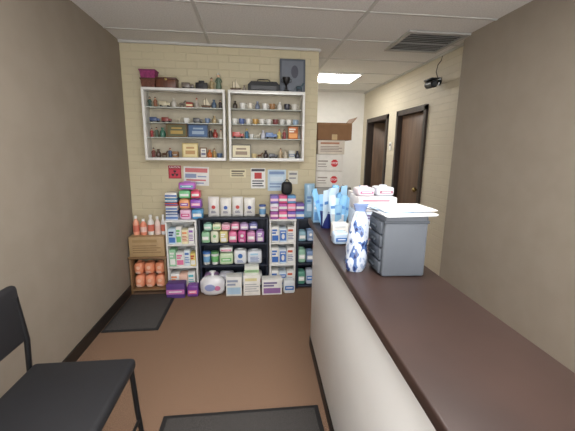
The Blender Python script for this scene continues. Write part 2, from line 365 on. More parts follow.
# right white unit
for zz,hh in ((.50,.16),(.27,.17),(.03,.16)):
    row(carton,[(.075,hh,W,(60,110,190),'block','white and blue glove box on the white shelf',(60,110,190)),(.075,hh-.02,(215,228,240),(70,120,200),'pic','pale blue glove box on the white shelf',W),(.07,hh-.005,W,(200,90,60),'bars','white box with orange print on the white shelf',(70,90,150))],.203,zz,'glove boxes on the narrow white shelves',depth=.15)
row(softpack,[(.08,.11,(140,180,195),W,'band','teal soft pack on the small dark shelf'),(.08,.12,(130,155,190),W,'disc','slate blue soft pack on the small dark shelf')],.48,.50,'packs on the small dark shelf')
row(softpack,[(.08,.15,(150,195,170),W,'band','sage green soft pack on the small dark shelf'),(.08,.13,(120,145,185),W,'band','blue soft pack on the small dark shelf')],.48,.27,'packs on the small dark shelf')
row(softpack,[(.08,.15,(90,150,130),W,'band','green soft pack on the lowest small shelf'),(.08,.16,(190,200,215),BL,'band','grey soft pack on the lowest small shelf')],.48,.03,'packs on the small dark shelf')
# floor goods in front
YF=3.145
carton(-.735,YF,0,.17,.14,.12,(92,60,130),(200,120,180),W,'band',label='purple carton with pink band on the floor by the shelves')
# tied plastic bag
pb=obj('plastic_bag',G().ell((0,0,.10),.125,.07,.10,e=.75,seg=22,rings=14,wr=.05,seed=4),M((224,224,228),.25,coat=.5),loc=(-.385,YF,.001),label='plump tied white plastic bag of supplies on the floor',category='bag')
obj('gathered_neck',G().lathe([(.03,.19),(.014,.205),(.012,.215),(.035,.245),(.03,.247)],10,sy=.6),M((230,230,234),.25,coat=.5),parent=pb)
obj('printed_front',G().ell((-.02,-.0735,.1),.05,.002,.035,mi=0).ell((.05,-.068,.09),.03,.002,.025,mi=1),[M((150,160,205),.4),M((205,120,160),.4)],parent=pb)
softpack(-.575,YF,0,.11,.12,.11,(120,70,150),PK,label='small purple soft pack on the floor')
carton(-.175,YF,0,.155,.20,.12,(228,228,224),(170,200,222),(150,160,180),'block',label='white carton with pale blue print on the floor')
carton(.0,YF,0,.165,.21,.12,(236,234,228),(225,215,160),(180,180,180),'bars',label='white carton with grey lettering on the floor')
carton(.0,YF,.212,.14,.085,.1,(228,232,222),(160,200,150),(120,150,120),'band',label='small pale green box on top of a white carton')
cc=carton(.2,YF,0,.2,.16,.12,W,(150,110,165),(120,110,150),'block',label='wide white carton with purple print on the floor')
softpack(.375,YF,0,.12,.14,.11,(220,226,230),BL,label='white soft pack with blue band on the floor')
# ---- items on top of shelves
ZW=.741; ZD=.759; YT=3.31
P4=[((236,232,228),(200,60,60)),((238,236,230),(70,110,190)),((232,230,226),(210,80,70)),((240,238,232),(70,90,160))]
for i,(c,a) in enumerate(P4):
    pouch(-.37+i*.118,YT,ZD,.112,.19-.01*(i%2),.07,c,a,NV,'disc',name='pouch_bag',label='white stand-up pouch with %s round print on the dark shelf top'%('red' if a[0]>150 else 'blue'),group='white pouches on the shelf top')
tub(.115,YT,ZD,.035,.12,W,(60,90,160),'white tub with blue lid on the dark shelf top')
# stack left
zz=ZW
for i,(c,h) in enumerate((((200,210,225),.05),((60,90,150),.035),((225,225,220),.045),((190,70,60),.03),((70,130,170),.04),((235,232,225),.05))):
    carton(-.765,YT,zz,.115-.004*(i%3),h,.14,c,W if c[0]<150 else BL,NV,'band',name='flat_box',label='flat %s box in a stack on the white shelf top'%('dark' if c[0]<100 else 'pale' if c[0]>195 and c[1]>100 else 'red'),group='flat boxes stacked on the shelf top'); zz+=h+.003
# colourful pile
zz=ZW
for lay in (((.11,.1,(230,190,215),(200,60,130)),(.11,.1,(90,160,210),W)),((.1,.09,(245,170,120),PU),(.11,.09,(150,90,190),(250,180,210))),((.11,.075,(120,200,140),W),(.09,.075,(225,80,110),W)),((.16,.07,(190,110,200),TE),)):
    x=-.695
    for w_,h_,c,a in lay:
        softpack(x+w_/2,YT,zz,w_,h_,.12,c,a,group='bright soft packs piled on the shelf top',label='bright %s soft pack in a pile on the shelf top'%('pink' if c[0]>190 and c[2]>100 else 'orange' if c[0]>230 else 'green' if c[1]>190 else 'blue' if c[2]>200 else 'purple'))
        x+=w_+.004
    zz+=h_+.010
# purple/pink stack right
cols=[[(160,80,160),(230,110,160),(120,90,180),(90,130,200)],[(225,225,235),(190,90,170),(235,130,170),(110,80,160)],[(130,110,190),(220,90,140),(90,150,200)]]
zz=ZW
for r_,rowc in enumerate(cols):
    for i,c in enumerate(rowc):
        carton(.232+i*.087,YT,zz,.08,.075,.13,c,W if i%2 else (245,200,220),NV if c[0]>200 and c[1]>200 else W,'band',name='floss_box',label='small %s carton in a stacked wall of boxes'%('pink' if c[0]>185 and c[1]<200 else 'white' if c[1]>200 else 'purple' if c[1]<115 else 'blue'),group='pink and purple boxes stacked on the shelf')
    zz+=.080
b=obj('handbag',G().ell((0,0,.065),.055,.045,.065,e=.6),M((24,24,28),.6),loc=(.36,YT,zz+.001),label='small black bag sitting on the stacked boxes',category='bag')
obj('handle',G().tube([(-.025,0,.12)]+[(-.025*math.cos(t),0,.12+.03*math.sin(t)) for t in [.4,.8,1.2,1.57,2,2.4,2.8]]+[(.025,0,.12)],.004),M((24,24,28),.6),parent=b)
pouch(.595,YT,ZW,.11,.34,.08,(150,188,214),(190,214,232),(90,130,180),'block',label='large pale blue plastic bag standing at the shelf end',wr=.006)
# ---- left brown stand
WDB=wood_mat('stand_wood',(120,92,62),(146,114,80),.5,(3,20,20))
st=empty('display_stand',(-1.015,3.325,.001),label='low wooden stand with open shelf beside the white shelving',category='stand')
for s in(-1,1): obj('side_panel',G().box(s*.165-.008,s*.165+.008,-.11,.11,0,.36,.002),WDB,parent=st)
obj('top_panel',G().box(-.18,.18,-.115,.112,.361,.379,.002),WDB,parent=st)
obj('shelf',G().box(-.156,.156,-.11,.11,.03,.046,.002),WDB,parent=st)
bx=carton(-1.015,3.325,.381,.33,.2,.2,(176,148,108),(160,132,92),(140,112,78),'bars',label='tan cardboard box on the wooden stand')
for i in range(3):
    softpack(-1.117+i*.1,3.31,.046,.096,.13,.14,(238,160,124),(246,196,168),(250,225,210),'disc',group='peach packs on the stand',label='peach-coloured soft pack on the wooden stand',e=.62)
for i in range(3):
    softpack(-1.117+i*.1,3.31,.188,.096,.12,.14,(232,150,112),(246,196,168),(250,225,210),'disc',group='peach packs on the stand',label='peach-coloured soft pack stacked on the wooden stand',e=.62)
zt=.583
for i,(x,r,h,c) in enumerate(((-1.13,.03,.19,(240,170,140)),(-1.06,.032,.16,(238,150,120)),(-.99,.03,.2,(232,230,226)),(-.925,.028,.18,(240,215,205)),(-.87,.022,.2,(228,228,230)))):
    bottle(x,3.32,zt,r,h,c,(240,240,236),'%s lotion bottle on the tan box'%('peach' if c[2]<150 else 'white'),'bottles on the tan box',lab=(235,200,190) if i%2 else (215,120,100))
# ---------------------------------------------------------------- display cabinets
CW=M((232,231,226),.4,var=.02); CBK=M((184,175,155),.7)
def cab(x0,x1,z0,z1,shelves,label):
    yb=3.449; yf=3.28
    r=empty('display_cabinet',((x0+x1)/2,yb,z0),label=label,category='display cabinet')
    w=(x1-x0)/2;h=z1-z0;d=yf-yb;t=.022
    obj('frame',G().box(-w,w,d,0,0,t,.002).box(-w,w,d,0,h-t,h,.002).box(-w,-w+t,d,0,t,h-t,.002).box(w-t,w,d,0,t,h-t,.002),CW,parent=r)
    obj('back_panel',G().box(-w+t,w-t,-.008,-.001,t,h-t),CBK,parent=r)
    for s in shelves: obj('shelf',G().box(-w+t,w-t,d+.02,-.009,s-z0-.006,s-z0,.001),M((205,212,206),.2),parent=r)
    obj('sliding_track',G().box(-w+t,w-t,d+.002,d+.014,t,t+.006),M((170,170,168),.3,.8),parent=r)
    obj('sliding_track',G().box(-w+t,w-t,d+.002,d+.014,h-t-.006,h-t),M((170,170,168),.3,.8),parent=r)
SH=(E+.11,E+.245,E+.385)
ZB=E-.105; ZT=E+.55
cab(-.985,-.235,ZB,ZT,SH,'white wall-mounted display cabinet with collectibles, beside its twin')
cab(-.205,.525,ZB,ZT,SH,'white wall-mounted display cabinet with cups and ornaments')
YCb=3.365
def vase(x,z,s,c,y=YCb,lab='small glazed vase'):
    s*=1.15
    o=obj('vase',G().lathe([(.35*s,0),(.38*s,.05*s),(.5*s,.5*s),(.42*s,.9*s),(.2*s,1.2*s),(.2*s,1.4*s),(.3*s,1.55*s),(.24*s,1.55*s),(.15*s,1.35*s),(.15*s,1.2*s)],18),M(c,.25,coat=.5),loc=(x,y,z+.001),label=lab+' on the cabinet shelf',category='vase')
    obj('neck_ring',G().lathe([(.21*s,1.22*s),(.235*s,1.25*s),(.21*s,1.28*s)],18),M([int(v*.7) for v in c],.3),parent=o)
def cup(x,z,s,c,y=YCb,lab='white china cup'):
    s*=1.1
    o=obj('cup',G().lathe([(.3*s,0),(.33*s,.03*s),(.45*s,.3*s),(.5*s,.95*s),(.46*s,.95*s),(.4*s,.35*s),(.1*s,.15*s),(0,.14*s)],18),M(c,.25,coat=.4),loc=(x,y,z+.001),label=lab+' on the cabinet shelf',category='cup')
    obj('handle',G().tube([(.44*s+.25*s*math.sin(t),0,.55*s+.25*s*math.cos(t)) for t in [0.1,.6,1.1,1.57,2.1,2.6,3.0]],.05*s,8),M(c,.25,coat=.4),parent=o)
def figurine(x,z,s,c,c2,y=YCb,lab='small painted figurine'):
    s*=1.15
    o=obj('figurine',G().lathe([(.38*s,0),(.38*s,.12*s),(.3*s,.14*s),(.34*s,.3*s),(.2*s,.9*s),(.26*s,1.1*s),(.22*s,1.3*s),(.08*s,1.38*s)],16,sy=.75),M(c,.4),loc=(x,y,z+.001),label=lab+' on the cabinet shelf',category='figurine')
    obj('head',G().ell((0,0,1.52*s),.15*s,.15*s,.18*s),M((215,175,145),.5),parent=o)
    obj('hat',G().lathe([(.24*s,1.6*s),(.24*s,1.63*s),(.14*s,1.65*s),(.1*s,1.8*s),(0,1.84*s)],14),M(c2,.5),parent=o)
    for q in(-1,1): obj('arm',G().tube([(q*.22*s,0,1.2*s),(q*.34*s,-.05*s,.9*s),(q*.2*s,-.2*s,.75*s)],.07*s,8),M(c,.4),parent=o)
def frame(x,z,w,h,c,inner,acc,y=YCb,lab='small framed picture',tilt=.12):
    o=obj('picture_frame',G().box(-w/2,w/2,-.006,.006,0,.01).box(-w/2,w/2,-.006,.006,h-.01,h).box(-w/2,-w/2+.01,-.006,.006,.01,h-.01).box(w/2-.01,w/2,-.006,.006,.01,h-.01),M(c,.4),loc=(x,y,z+.002),rot=(-tilt,0,0),label=lab+' leaning on the cabinet shelf',category='picture frame')
    obj('picture',G().box(-w/2+.01,w/2-.01,-.002,.004,.01,h-.01,mi=0).box(-w*.3,w*.3,-.003,-.002,h*.25,h*.5,mi=1).box(-w*.25,w*.25,-.003,-.002,h*.62,h*.74,mi=1),[M(inner,.5),M(acc,.5)],parent=o)
def truck(x,z,s,c,y=YCb,lab='toy truck'):
    o=obj('toy_truck',G().box(-s*.5,s*.18,-s*.18,s*.18,.14*s,.55*s,.02*s).box(.18*s,.5*s,-.17*s,.17*s,.14*s,.42*s,.04*s),M(c,.35,coat=.4),loc=(x,y,z+.001),label=lab+' on the cabinet shelf',category='toy')
    for wx in(-.33,.33):
        for wy in(-.2,.13):
            obj('wheel',G().tube([(wx*s,wy*s,.1*s),(wx*s,(wy+.07)*s,.1*s)],.1*s,14),M((25,25,25),.6),parent=o)
def ship(x,z,s,c,y=YCb):
    o=obj('model_ship',G().prism([(-.5*s,.3*s),(-.35*s,.02*s),(.35*s,.02*s),(.6*s,.34*s),(.2*s,.24*s)],-.09*s,.09*s),M(c,.5),loc=(x,y,z+.001),label='wooden model sailing ship on the cabinet shelf',category='model ship')
    for mx,mt in ((0,1.1),(-.25,.9)): obj('mast',G().tube([(mx*s,0,.2*s),(mx*s,0,mt*s)],.02*s,8),M((90,60,35),.5),parent=o)
    obj('sail',G().prism([(.02*s,.35*s),(.45*s,.35*s),(.04*s,1.05*s)],-.005,.005),M((225,215,190),.7),parent=o)
    obj('sail',G().prism([(-.23*s,.35*s),(-.04*s,.35*s),(-.04*s,.85*s),(-.23*s,.85*s)],-.005,.005),M((225,215,190),.7),parent=o)
def horse(x,z,s,c,y=YCb,lab='small animal ornament'):
    g=G().ell((0,0,.5*s),.34*s,.15*s,.16*s).ell((.34*s,0,.72*s),.1*s,.08*s,.2*s,mat=Matrix.Rotation(.5,4,'Y')).ell((.46*s,0,.88*s),.15*s,.07*s,.08*s)
    for lx in(-.24,.24):
        for ly in(-.08,.08): g.tube([(lx*s,ly*s,.45*s),((lx+.02)*s,ly*s,.22*s),(lx*s,ly*s,0)],.06*s,8,r2=.035*s)
    g.tube([(-.32*s,0,.55*s),(-.45*s,0,.4*s),(-.46*s,0,.2*s)],.04*s,8)
    obj('animal_figurine',g,M(c,.4),loc=(x,y,z+.001),label=lab+' on the cabinet shelf',category='figurine')
def mini(x,z,w,h,c,a,lab,d=.06,k='band'):
    carton(x,YCb,z,w,h,d,c,a,(240,235,220),k,name='keepsake_box',label=lab+' on the cabinet shelf')
B0=ZB+.022
figurine(-.93,B0,.045,(120,60,50),(40,40,40)); vase(-.885,B0,.045,(90,70,60),lab='brown glazed vase'); horse(-.83,B0,.07,(90,60,40),lab='brown horse ornament'); figurine(-.775,B0,.045,(70,90,120),(120,30,30)); 
mini(-.725,B0,.05,.06,(150,110,70),(90,60,40),'small brown keepsake box')
frame(-.58,B0,.15,.14,(190,170,110),(228,212,160),(190,150,100),y=3.33,lab='yellow certificate in a gold frame')
frame(-.46,B0,.07,.1,(120,90,60),(228,226,216),(120,120,140),lab='certificate in a brown frame'); vase(-.40,B0,.045,(200,110,60),lab='orange glazed vase'); figurine(-.355,B0,.045,(180,150,90),(90,60,30)); cup(-.305,B0,.045,(90,110,140),lab='blue mug'); 
z=SH[0]
figurine(-.935,z,.04,(150,40,40),(30,30,60)); figurine(-.89,z,.045,(60,80,60),(60,40,30)); vase(-.835,z,.05,(60,110,90),lab='green glazed vase')
frame(-.70,z,.19,.125,(110,85,45),(92,92,62),(180,150,80),y=3.34,lab='landscape picture in a brown frame'); frame(-.50,z,.19,.125,(60,70,90),(70,100,140),(150,170,190),y=3.34,lab='blue picture in a dark frame'); 
figurine(-.385,z,.045,(60,50,45),(90,90,90),lab='dark figurine'); vase(-.34,z,.045,(150,60,50),lab='red glazed vase'); figurine(-.285,z,.042,(210,200,180),(90,90,90))
z=SH[1]
truck(-.90,z,.09,(60,80,120),lab='blue toy truck'); truck(-.79,z,.09,(130,50,40),lab='red toy truck'); horse(-.69,z,.06,(190,180,160),lab='pale animal ornament'); cup(-.61,z,.045,W); truck(-.50,z,.09,(90,90,90),lab='grey toy truck'); cup(-.41,z,.045,(120,140,170),lab='blue china cup'); vase(-.345,z,.04,(170,150,110),lab='tan vase'); cup(-.285,z,.04,W)
z=SH[2]
figurine(-.935,z,.045,(40,70,60),(30,30,30)); figurine(-.885,z,.045,(140,90,60),(60,40,30)); truck(-.80,z,.1,(200,190,160),lab='cream toy truck'); vase(-.715,z,.045,(200,195,185),lab='white vase'); horse(-.645,z,.07,(120,110,100),lab='grey animal ornament'); mini(-.57,z,.06,.05,(150,60,50),(220,200,150),'small red keepsake box'); figurine(-.505,z,.045,(190,180,170),(150,40,40)); ship(-.42,z,.09,(100,70,45)); vase(-.345,z,.045,(80,100,120),lab='blue grey vase'); figurine(-.285,z,.04,(60,50,50),(90,90,90))
# right cabinet
frame(-.09,B0,.19,.135,(90,84,70),(222,212,180),(150,130,110),y=3.33,lab='wide document in a wooden frame'); cup(.035,B0,.045,(220,200,150),lab='cream mug'); horse(.09,B0,.06,(110,70,45),lab='brown animal ornament'); vase(.15,B0,.045,(70,60,60),lab='dark vase'); truck(.225,B0,.09,(70,70,75),lab='dark toy truck'); figurine(.30,B0,.05,(180,160,130),(90,60,40)); vase(.35,B0,.045,(200,190,170),lab='pale vase'); mini(.41,B0,.06,.08,(200,200,190),(90,110,140),'small white keepsake box'); vase(.47,B0,.045,(60,60,70),lab='dark blue vase')
z=SH[0]
truck(-.12,z,.11,(190,70,60),lab='red toy truck'); figurine(-.035,z,.045,(60,110,140),(200,190,60)); cup(.01,z,.04,W); horse(.07,z,.06,(220,215,200),lab='white animal ornament'); vase(.125,z,.045,(200,200,210),lab='white vase'); truck(.205,z,.11,(90,120,170),lab='blue toy truck'); figurine(.285,z,.045,(220,200,120),(150,60,40)); figurine(.335,z,.045,(140,60,60),(60,40,40)); mini(.42,z,.095,.12,(190,110,60),(230,160,90),'orange brown carton',k='block')
vase(.485,z,.03,(150,150,150),lab='slim grey vase')
z=SH[1]
for i,c in enumerate(((228,226,220),(90,110,160),(225,222,214),(200,160,90),(230,228,222),(228,226,220),(120,60,60),(215,215,210),(228,226,220),(150,170,190))):
    cup(-.15+i*.066,z,.05,c,lab='white china cup' if c[0]>210 else 'coloured china cup')
z=SH[2]
for i,c in enumerate(((70,60,50),(228,226,220),(222,215,200),(120,130,150),(228,226,220),(160,120,80),(225,222,215),(60,60,70),(220,215,205))):
    (vase if i%3==0 else cup)(-.145+i*.072,z,.042 if i%3==0 else .055,c,lab=('small glazed vase' if i%3==0 else 'china cup with handle'))
# ---------------------------------------------------------------- on top of cabinets
zt=ZT
def wicker(x,y,z,w,h,d,c,label):
    g=G()
    n=6
    for i in range(n):
        s=.9+.1*i/n
        g.box(-w/2*s,w/2*s,-d/2*s,d/2*s,h*i/n,h*(i+1)/n,.003)
    o=obj('basket',g,M(c,.8,var=.25,scale=60),loc=(x,y,z+.001),label=label,category='basket')
    g=G().box(-w/2-.004,w/2+.004,-d/2-.004,-d/2+.008,h,h+.012,.003).box(-w/2-.004,w/2+.004,d/2-.008,d/2+.004,h,h+.012,.003).box(-w/2-.004,-w/2+.008,-d/2,d/2,h,h+.012,.003).box(w/2-.008,w/2+.004,-d/2,d/2,h,h+.012,.003)
    obj('rim',g,M([int(v*.85) for v in c],.8),parent=o); return o
wicker(-.925,3.36,zt,.13,.07,.12,(110,70,55),'brown wicker basket on top of the display cabinet')
wicker(-.925,3.36,zt+.084,.14,.06,.12,(150,60,110),'purple-pink basket stacked on a wicker basket')
wd=obj('wooden_box',G().box(-.09,.09,-.06,.06,0,.075,.004),wood_mat('boxwood',(80,48,34),(110,66,44)),loc=(-.765,3.36,zt+.001),label='brown wooden box with lid on top of the cabinet',category='box')
obj('lid',G().box(-.093,.093,-.063,.063,.076,.092,.004),wood_mat('boxwood2',(74,44,30),(100,60,42)),parent=wd); obj('clasp',G().box(-.01,.01,-.067,-.063,.065,.085,.001),BR,parent=wd)
cm=obj('camera',G().box(-.055,.055,-.02,.02,0,.06,.004).box(-.025,.025,-.018,.018,.06,.078,.003),M((36,34,34),.5),loc=(-.45,3.34,zt+.001),label='old black film camera on top of the cabinet',category='camera')
obj('lens',G().tube([(0,-.02,.03),(0,-.04,.03),(0,-.045,.03)],.02,16),M((60,60,64),.2,.5),parent=cm)
truck(-.58,zt,.11,(110,100,90),y=3.36,lab='grey toy truck'); 
figurine(-.36,zt,.055,(170,150,110),(90,60,40),y=3.36,lab='tan figurine'); figurine(-.295,zt,.075,(90,110,90),(200,200,190),y=3.36,lab='green figurine'); ship(-.14,zt,.1,(90,60,40),y=3.38); vase(-.055,zt,.03,(160,150,140),y=3.36,lab='small grey vase')
dv=obj('slide_projector',G().prism([(-.15,0),(.15,0),(.15,.055),(.12,.085),(-.12,.085),(-.15,.055)],-.06,.06),M((30,30,32),.6),loc=(.13,3.36,zt+.001),label='flat black device on top of the cabinet',category='device')
obj('front_panel',G().box(-.12,.12,-.063,-.061,.012,.045),M((48,48,52),.4),parent=dv); obj('carry_handle',G().tube([(-.06,0,.085),(-.06,0,.105),(-.04,0,.112),(.04,0,.112),(.06,0,.105),(.06,0,.085)],.005,8),M((20,20,20),.4),parent=dv)
bd=obj('framed_plaque',G().box(-.125,.125,-.012,.012,0,.32,.004),M((92,98,108),.5),loc=(.415,3.40,zt+.002),rot=(-.06,0,0),label='large blue-grey framed plaque standing on the cabinet',category='plaque')
obj('inset_picture',G().box(-.105,.105,-.0135,-.0125,.02,.3,mi=0).ell((.02,-.0142,.2),.035,.0008,.06,mi=1),[M((112,118,128),.5),M((74,76,88),.5)],parent=bd)
tr=obj('trophy',G().lathe([(.03,0),(.03,.012),(.012,.02),(.008,.06),(.03,.09),(.036,.13),(.03,.13),(.02,.09),(0,.075)],16),M((36,34,36),.3,.4),loc=(.345,3.315,zt+.001),label='dark cup trophy in front of the plaque',category='trophy')
for s in(-1,1): obj('handle',G().tube([(s*.032,0,.12),(s*.05,0,.11),(s*.048,0,.09),(s*.028,0,.085)],.003,8),M((36,34,36),.3,.4),parent=tr)
horse(.47,zt,.09,(60,80,90),y=3.315,lab='dark animal ornament')
# ---------------------------------------------------------------- wall signs
def sign(x,z,w,h,c,label,parts,mats,name='sign',rot=0,cat='sign'):
    o=obj(name,G().box(-w/2,w/2,-.0015,.0015,-h/2,h/2),M(c,.5),loc=(x,3.4485,z),rot=(0,rot,0),label=label,category=cat)
    g=G()
    for p in parts:
        mi,x0,x1,z0,z1=p[:5]; g.box(x0*w,x1*w,-.0022,-.0016,z0*h,z1*h,mi=mi)
    obj('print',g,[M(m,.5) for m in mats],parent=o); return o
ZS=lambda y: E-.0306*3.44-(y-161)*.0101
s=sign(-.76,ZS(173)-.0,.125,.13,(150,28,44),'dark red radiation caution sign taped to the wall',[(0,-.42,.42,-.44,.2)],[(196,50,70)])
g=G()
for k in range(3):
    a=math.radians(90+120*k+0); pts=[(.012*math.cos(a-.5),.012*math.sin(a-.5))]+[(.034*math.cos(a-.5+t*.1),.034*math.sin(a-.5+t*.1)) for t in range(11)]+[(.012*math.cos(a+.5),.012*math.sin(a+.5))]
    g.prism([(x_,z_-.016) for x_,z_ in pts],-.0035,-.0023)
g.disc(0,-.016,.007,-.0035,-.0023); obj('trefoil_symbol',g,M((40,10,20),.5),parent=s); text(s,'CAUTION',.024,(0,-.0025,.048),M((245,235,235),.5))
sign(-.55,ZS(177),.25,.19,(226,226,222),'white flyer with red and blue print taped to the wall',[(0,-.44,.44,.2,.42),(1,-.44,0,-.1,.12),(1,.05,.4,-.05,.02),(0,-.4,.38,-.25,-.17),(1,-.4,.3,-.4,-.33)],[(200,110,110),(140,155,185)],name='flyer',rot=.03,cat='poster')
sign(-.13,ZS(174),.16,.085,(222,214,180),'small cream note with dark print taped to the wall',[(0,-.42,.42,.15,.35),(0,-.42,.3,-.12,.02),(0,-.42,.36,-.36,-.22)],[(110,100,80)],name='note',cat='note')
sign(.075,ZS(179),.15,.21,(232,232,228),'white notice with red symbol taped to the wall',[(0,-.45,.45,.34,.46),(1,-.25,.25,-.02,.28),(0,-.4,.4,-.16,-.1),(0,-.4,.3,-.28,-.22),(0,-.4,.38,-.4,-.34)],[(60,60,70),(190,50,50)])
sign(.27,ZS(181),.19,.22,(190,212,228),'light blue notice taped to the wall',[(0,-.42,.42,.28,.42),(1,-.36,.36,-.05,.18),(0,-.4,.4,-.2,-.14),(0,-.4,.2,-.34,-.28)],[(120,145,185),(214,228,238)])
sign(.44,ZS(178),.1,.14,(214,212,200),'small white card taped to the wall',[(0,-.4,.4,.2,.35),(0,-.4,.3,-.1,0)],[(130,130,135)],name='card',cat='note')
# ---------------------------------------------------------------- corridor things
fc=empty('filing_cabinet',(.92,3.8,.001),label='grey metal filing cabinet under the stacked boxes',category='filing cabinet')
FM=M((120,118,112),.4,.3)
obj('body',G().box(-.2,.2,-.2,.2,0,1.02,.004),FM,parent=fc)
for i in range(3):
    d=obj('drawer',G().box(-.19,.19,-.215,-.201,.03+i*.33,.34+i*.33,.003),FM,parent=fc); obj('handle',G().box(-.05,.05,-.232,-.216,.25+i*.33,.262+i*.33,.002),M((190,190,190),.3,.8),parent=d)
zz=1.022
for i in range(2):
    o=obj('supply_box',G().box(-.15,.15,-.15,.15,0,.178,.003),M((226,222,214),.6),loc=(.865,3.76,zz),label='white supply box with round red stop emblem, stacked on the cabinet',category='box',group='white supply boxes')
    obj('emblem',G().disc(.055,.085,.042,-.1515,-.1505,n=8,ph=math.pi/8),M((200,30,36),.5),parent=o); text(o,'STOP',.03,(.055,-.152,.085),M((250,250,250),.5))
    obj('print',G().box(-.13,-.02,-.1512,-.1505,.10,.115).box(-.13,-.04,-.1512,-.1505,.07,.08).box(-.13,-.03,-.1512,-.1505,.045,.053),M((150,140,130),.5),parent=o)
    zz+=.181
o=carton(.88,3.76,zz,.3,.15,.28,(216,206,190),(170,120,90),(140,120,110),'bars',label='beige shipping box in the corridor stack'); zz+=.154
o=obj('cardboard_box',G().box(-.19,.19,-.15,.15,0,.006).box(-.19,-.184,-.15,.15,.006,.18).box(.184,.19,-.15,.15,.006,.18).box(-.184,.184,-.15,-.144,.006,.18).box(-.184,.184,.144,.15,.006,.18),M((136,100,68),.8),loc=(.91,3.76,zz),label='open brown cardboard box on top of the stack',category='box')
obj('flap',G().box(-.188,.188,-.003,.003,-.08,0,mat=Matrix.Translation((0,-.154,.18))@Matrix.Rotation(.35,4,'X')),M((152,116,82),.8),parent=o)
obj('flap',G().box(-.003,.003,-.148,.148,0,.08,mat=Matrix.Translation((.19,0,.182))@Matrix.Rotation(.7,4,'Y')),M((146,110,76),.8),parent=o)
obj('packing_tape',G().box(-.03,.03,-.1508,-.1502,0,.06),M((190,160,110),.3),parent=o)
sc=empty('security_camera',(1.948,3.42,E+.72),label='black wall-mounted camera with cable high on the wall',category='camera')
BK=M((22,22,24),.4)
obj('mount',G().tube([(0,0,0),(-.012,0,0)],.04,18).tube([(-.01,0,0),(-.07,0,0),(-.1,-.01,-.02)],.012,10),BK,parent=sc)
obj('body',G().tube([(-.1,.05,-.03),(-.1,-.08,-.04)],.038,18).box(-.145,-.055,-.1,.06,.002,.014,.004),BK,parent=sc)
obj('lens',G().tube([(-.1,-.081,-.04),(-.1,-.09,-.041)],.026,16),M((70,74,80),.1,.3),parent=sc)
obj('cable',G().tube([(-.004,.03,.03),(-.02,.05,.1),(-.012,.04,.17),(-.004,0,.2),(-.004,-.02,.255)],.004,8),BK,parent=sc)
sw=obj('thermostat',G().box(-.012,0,-.035,.035,0,.11,.003),M((232,230,224),.4),loc=(1.95,4.53,E+.02),label='white thermostat on the wall between the doors',category='thermostat')
obj('dial',G().box(-.0135,-.0125,-.022,.022,.06,.09),M((110,120,120),.3),parent=sw)
# ---------------------------------------------------------------- things on the counter
GU=M((98,103,110),.45,var=.03); GD=M((78,83,90),.45)
du=empty('drawer_unit',(.472,1.118,CZ+.001),ang,label='grey plastic mini drawer unit on the countertop',category='drawer unit')
Wd,Dd,Hd=.172,.15,.232
obj('body',G().box(.008,Wd,0,Dd,0,Hd,.008,seg=3),GU,parent=du)
obj('top_rim',G().box(.006,Wd+.003,-.003,Dd+.003,Hd-.03,Hd-.018,.003),GD,parent=du)
for i in range(4):
    z0=.012+i*.05
    d=obj('drawer',G().box(-.003,.0075,.01,Dd-.01,z0,z0+.045,.003),GD,parent=du)
    obj('pull',G().box(-.012,-.0032,.05,Dd-.05,z0+.016,z0+.024,.002),M((60,66,72),.4),parent=d)
zz=CZ+Hd+.002
for i,(dx,dy,r,w_,h_,c) in enumerate(((.09,.07,.05,.19,.2,(228,230,232)),(.10,.06,-.12,.2,.17,(235,235,236)),(.085,.075,.2,.18,.16,(180,202,222)),(.10,.07,-.02,.2,.16,(238,238,238)))):
    m=obj('magazine',G().box(-w_/2,w_/2,-h_/2,h_/2,0,.004,.001),M(c,.4),loc=(.472+dx,1.118+dy,zz),rot=(0,0,r),label='%s leaflet lying on the grey drawer unit'%('pale blue' if c[0]<200 else 'white'),category='leaflet',group='papers on the drawer unit')
    obj('printed_cover',G().box(-w_*.42,w_*.1,-h_*.4,h_*.1,.004,.0046).box(-w_*.42,w_*.4,h_*.2,h_*.35,.004,.0046),M((190,205,222),.4),parent=m); zz+=.0056
# crumpled plastic-wrapped bottles
def wrapped(x,y,prof,mat,label,seed):
    rnd=random.Random(seed); seg=18; t=bmesh.new(); rings=[]
    for k,(r,z) in enumerate(prof):
        ring=[]
        for i in range(seg):
            q=r*(1+(rnd.uniform(-.10,.10) if k else 0)); a=2*math.pi*i/seg
            ring.append(t.verts.new((q*math.cos(a)+z*.05,q*math.sin(a),z)))
        rings.append(ring)
    t.faces.new(rings[0][::-1]); t.faces.new(rings[-1])
    for A,B in zip(rings,rings[1:]):
        for i in range(seg):
            j=(i+1)%seg; t.faces.new((A[i],A[j],B[j],B[i]))
    bmesh.ops.recalc_face_normals(t,faces=t.faces)
    g=G(); g.bm.free(); g.bm=t
    return obj('wrapped_bottle',g,mat,loc=(x,y,CZ+.001),label=label,category='bottle')
PM1=print_mat('navy_print',[(0,(40,54,104)),(.40,(84,112,164)),(.46,(204,212,226)),(.60,(160,176,204)),(.66,(44,58,110))],26)
PM2=print_mat('blue_print',[(0,(60,84,140)),(.45,(122,150,190)),(.6,(220,226,234))],30)
wb=wrapped(.405,1.205,[(.033,0),(.038,.012),(.042,.035),(.040,.06),(.041,.085),(.039,.11),(.040,.135),(.038,.16),(.036,.185),(.031,.205),(.025,.222),(.021,.235)],PM1,'crumpled plastic-wrapped bottle with navy print on the countertop',3)
obj('wrapper_ruffle',G().lathe([(.020,.233),(.026,.25),(.03,.262),(.026,.262),(.018,.24)],9,sy=.6,loc=(.0117,0,0)),M((130,150,190),.25),parent=wb)
wb2=wrapped(.437,1.31,[(.026,0),(.03,.01),(.03,.05),(.031,.09),(.029,.13),(.028,.17),(.018,.2),(.016,.22)],PM2,'slim blue plastic-wrapped bottle on the countertop',5)
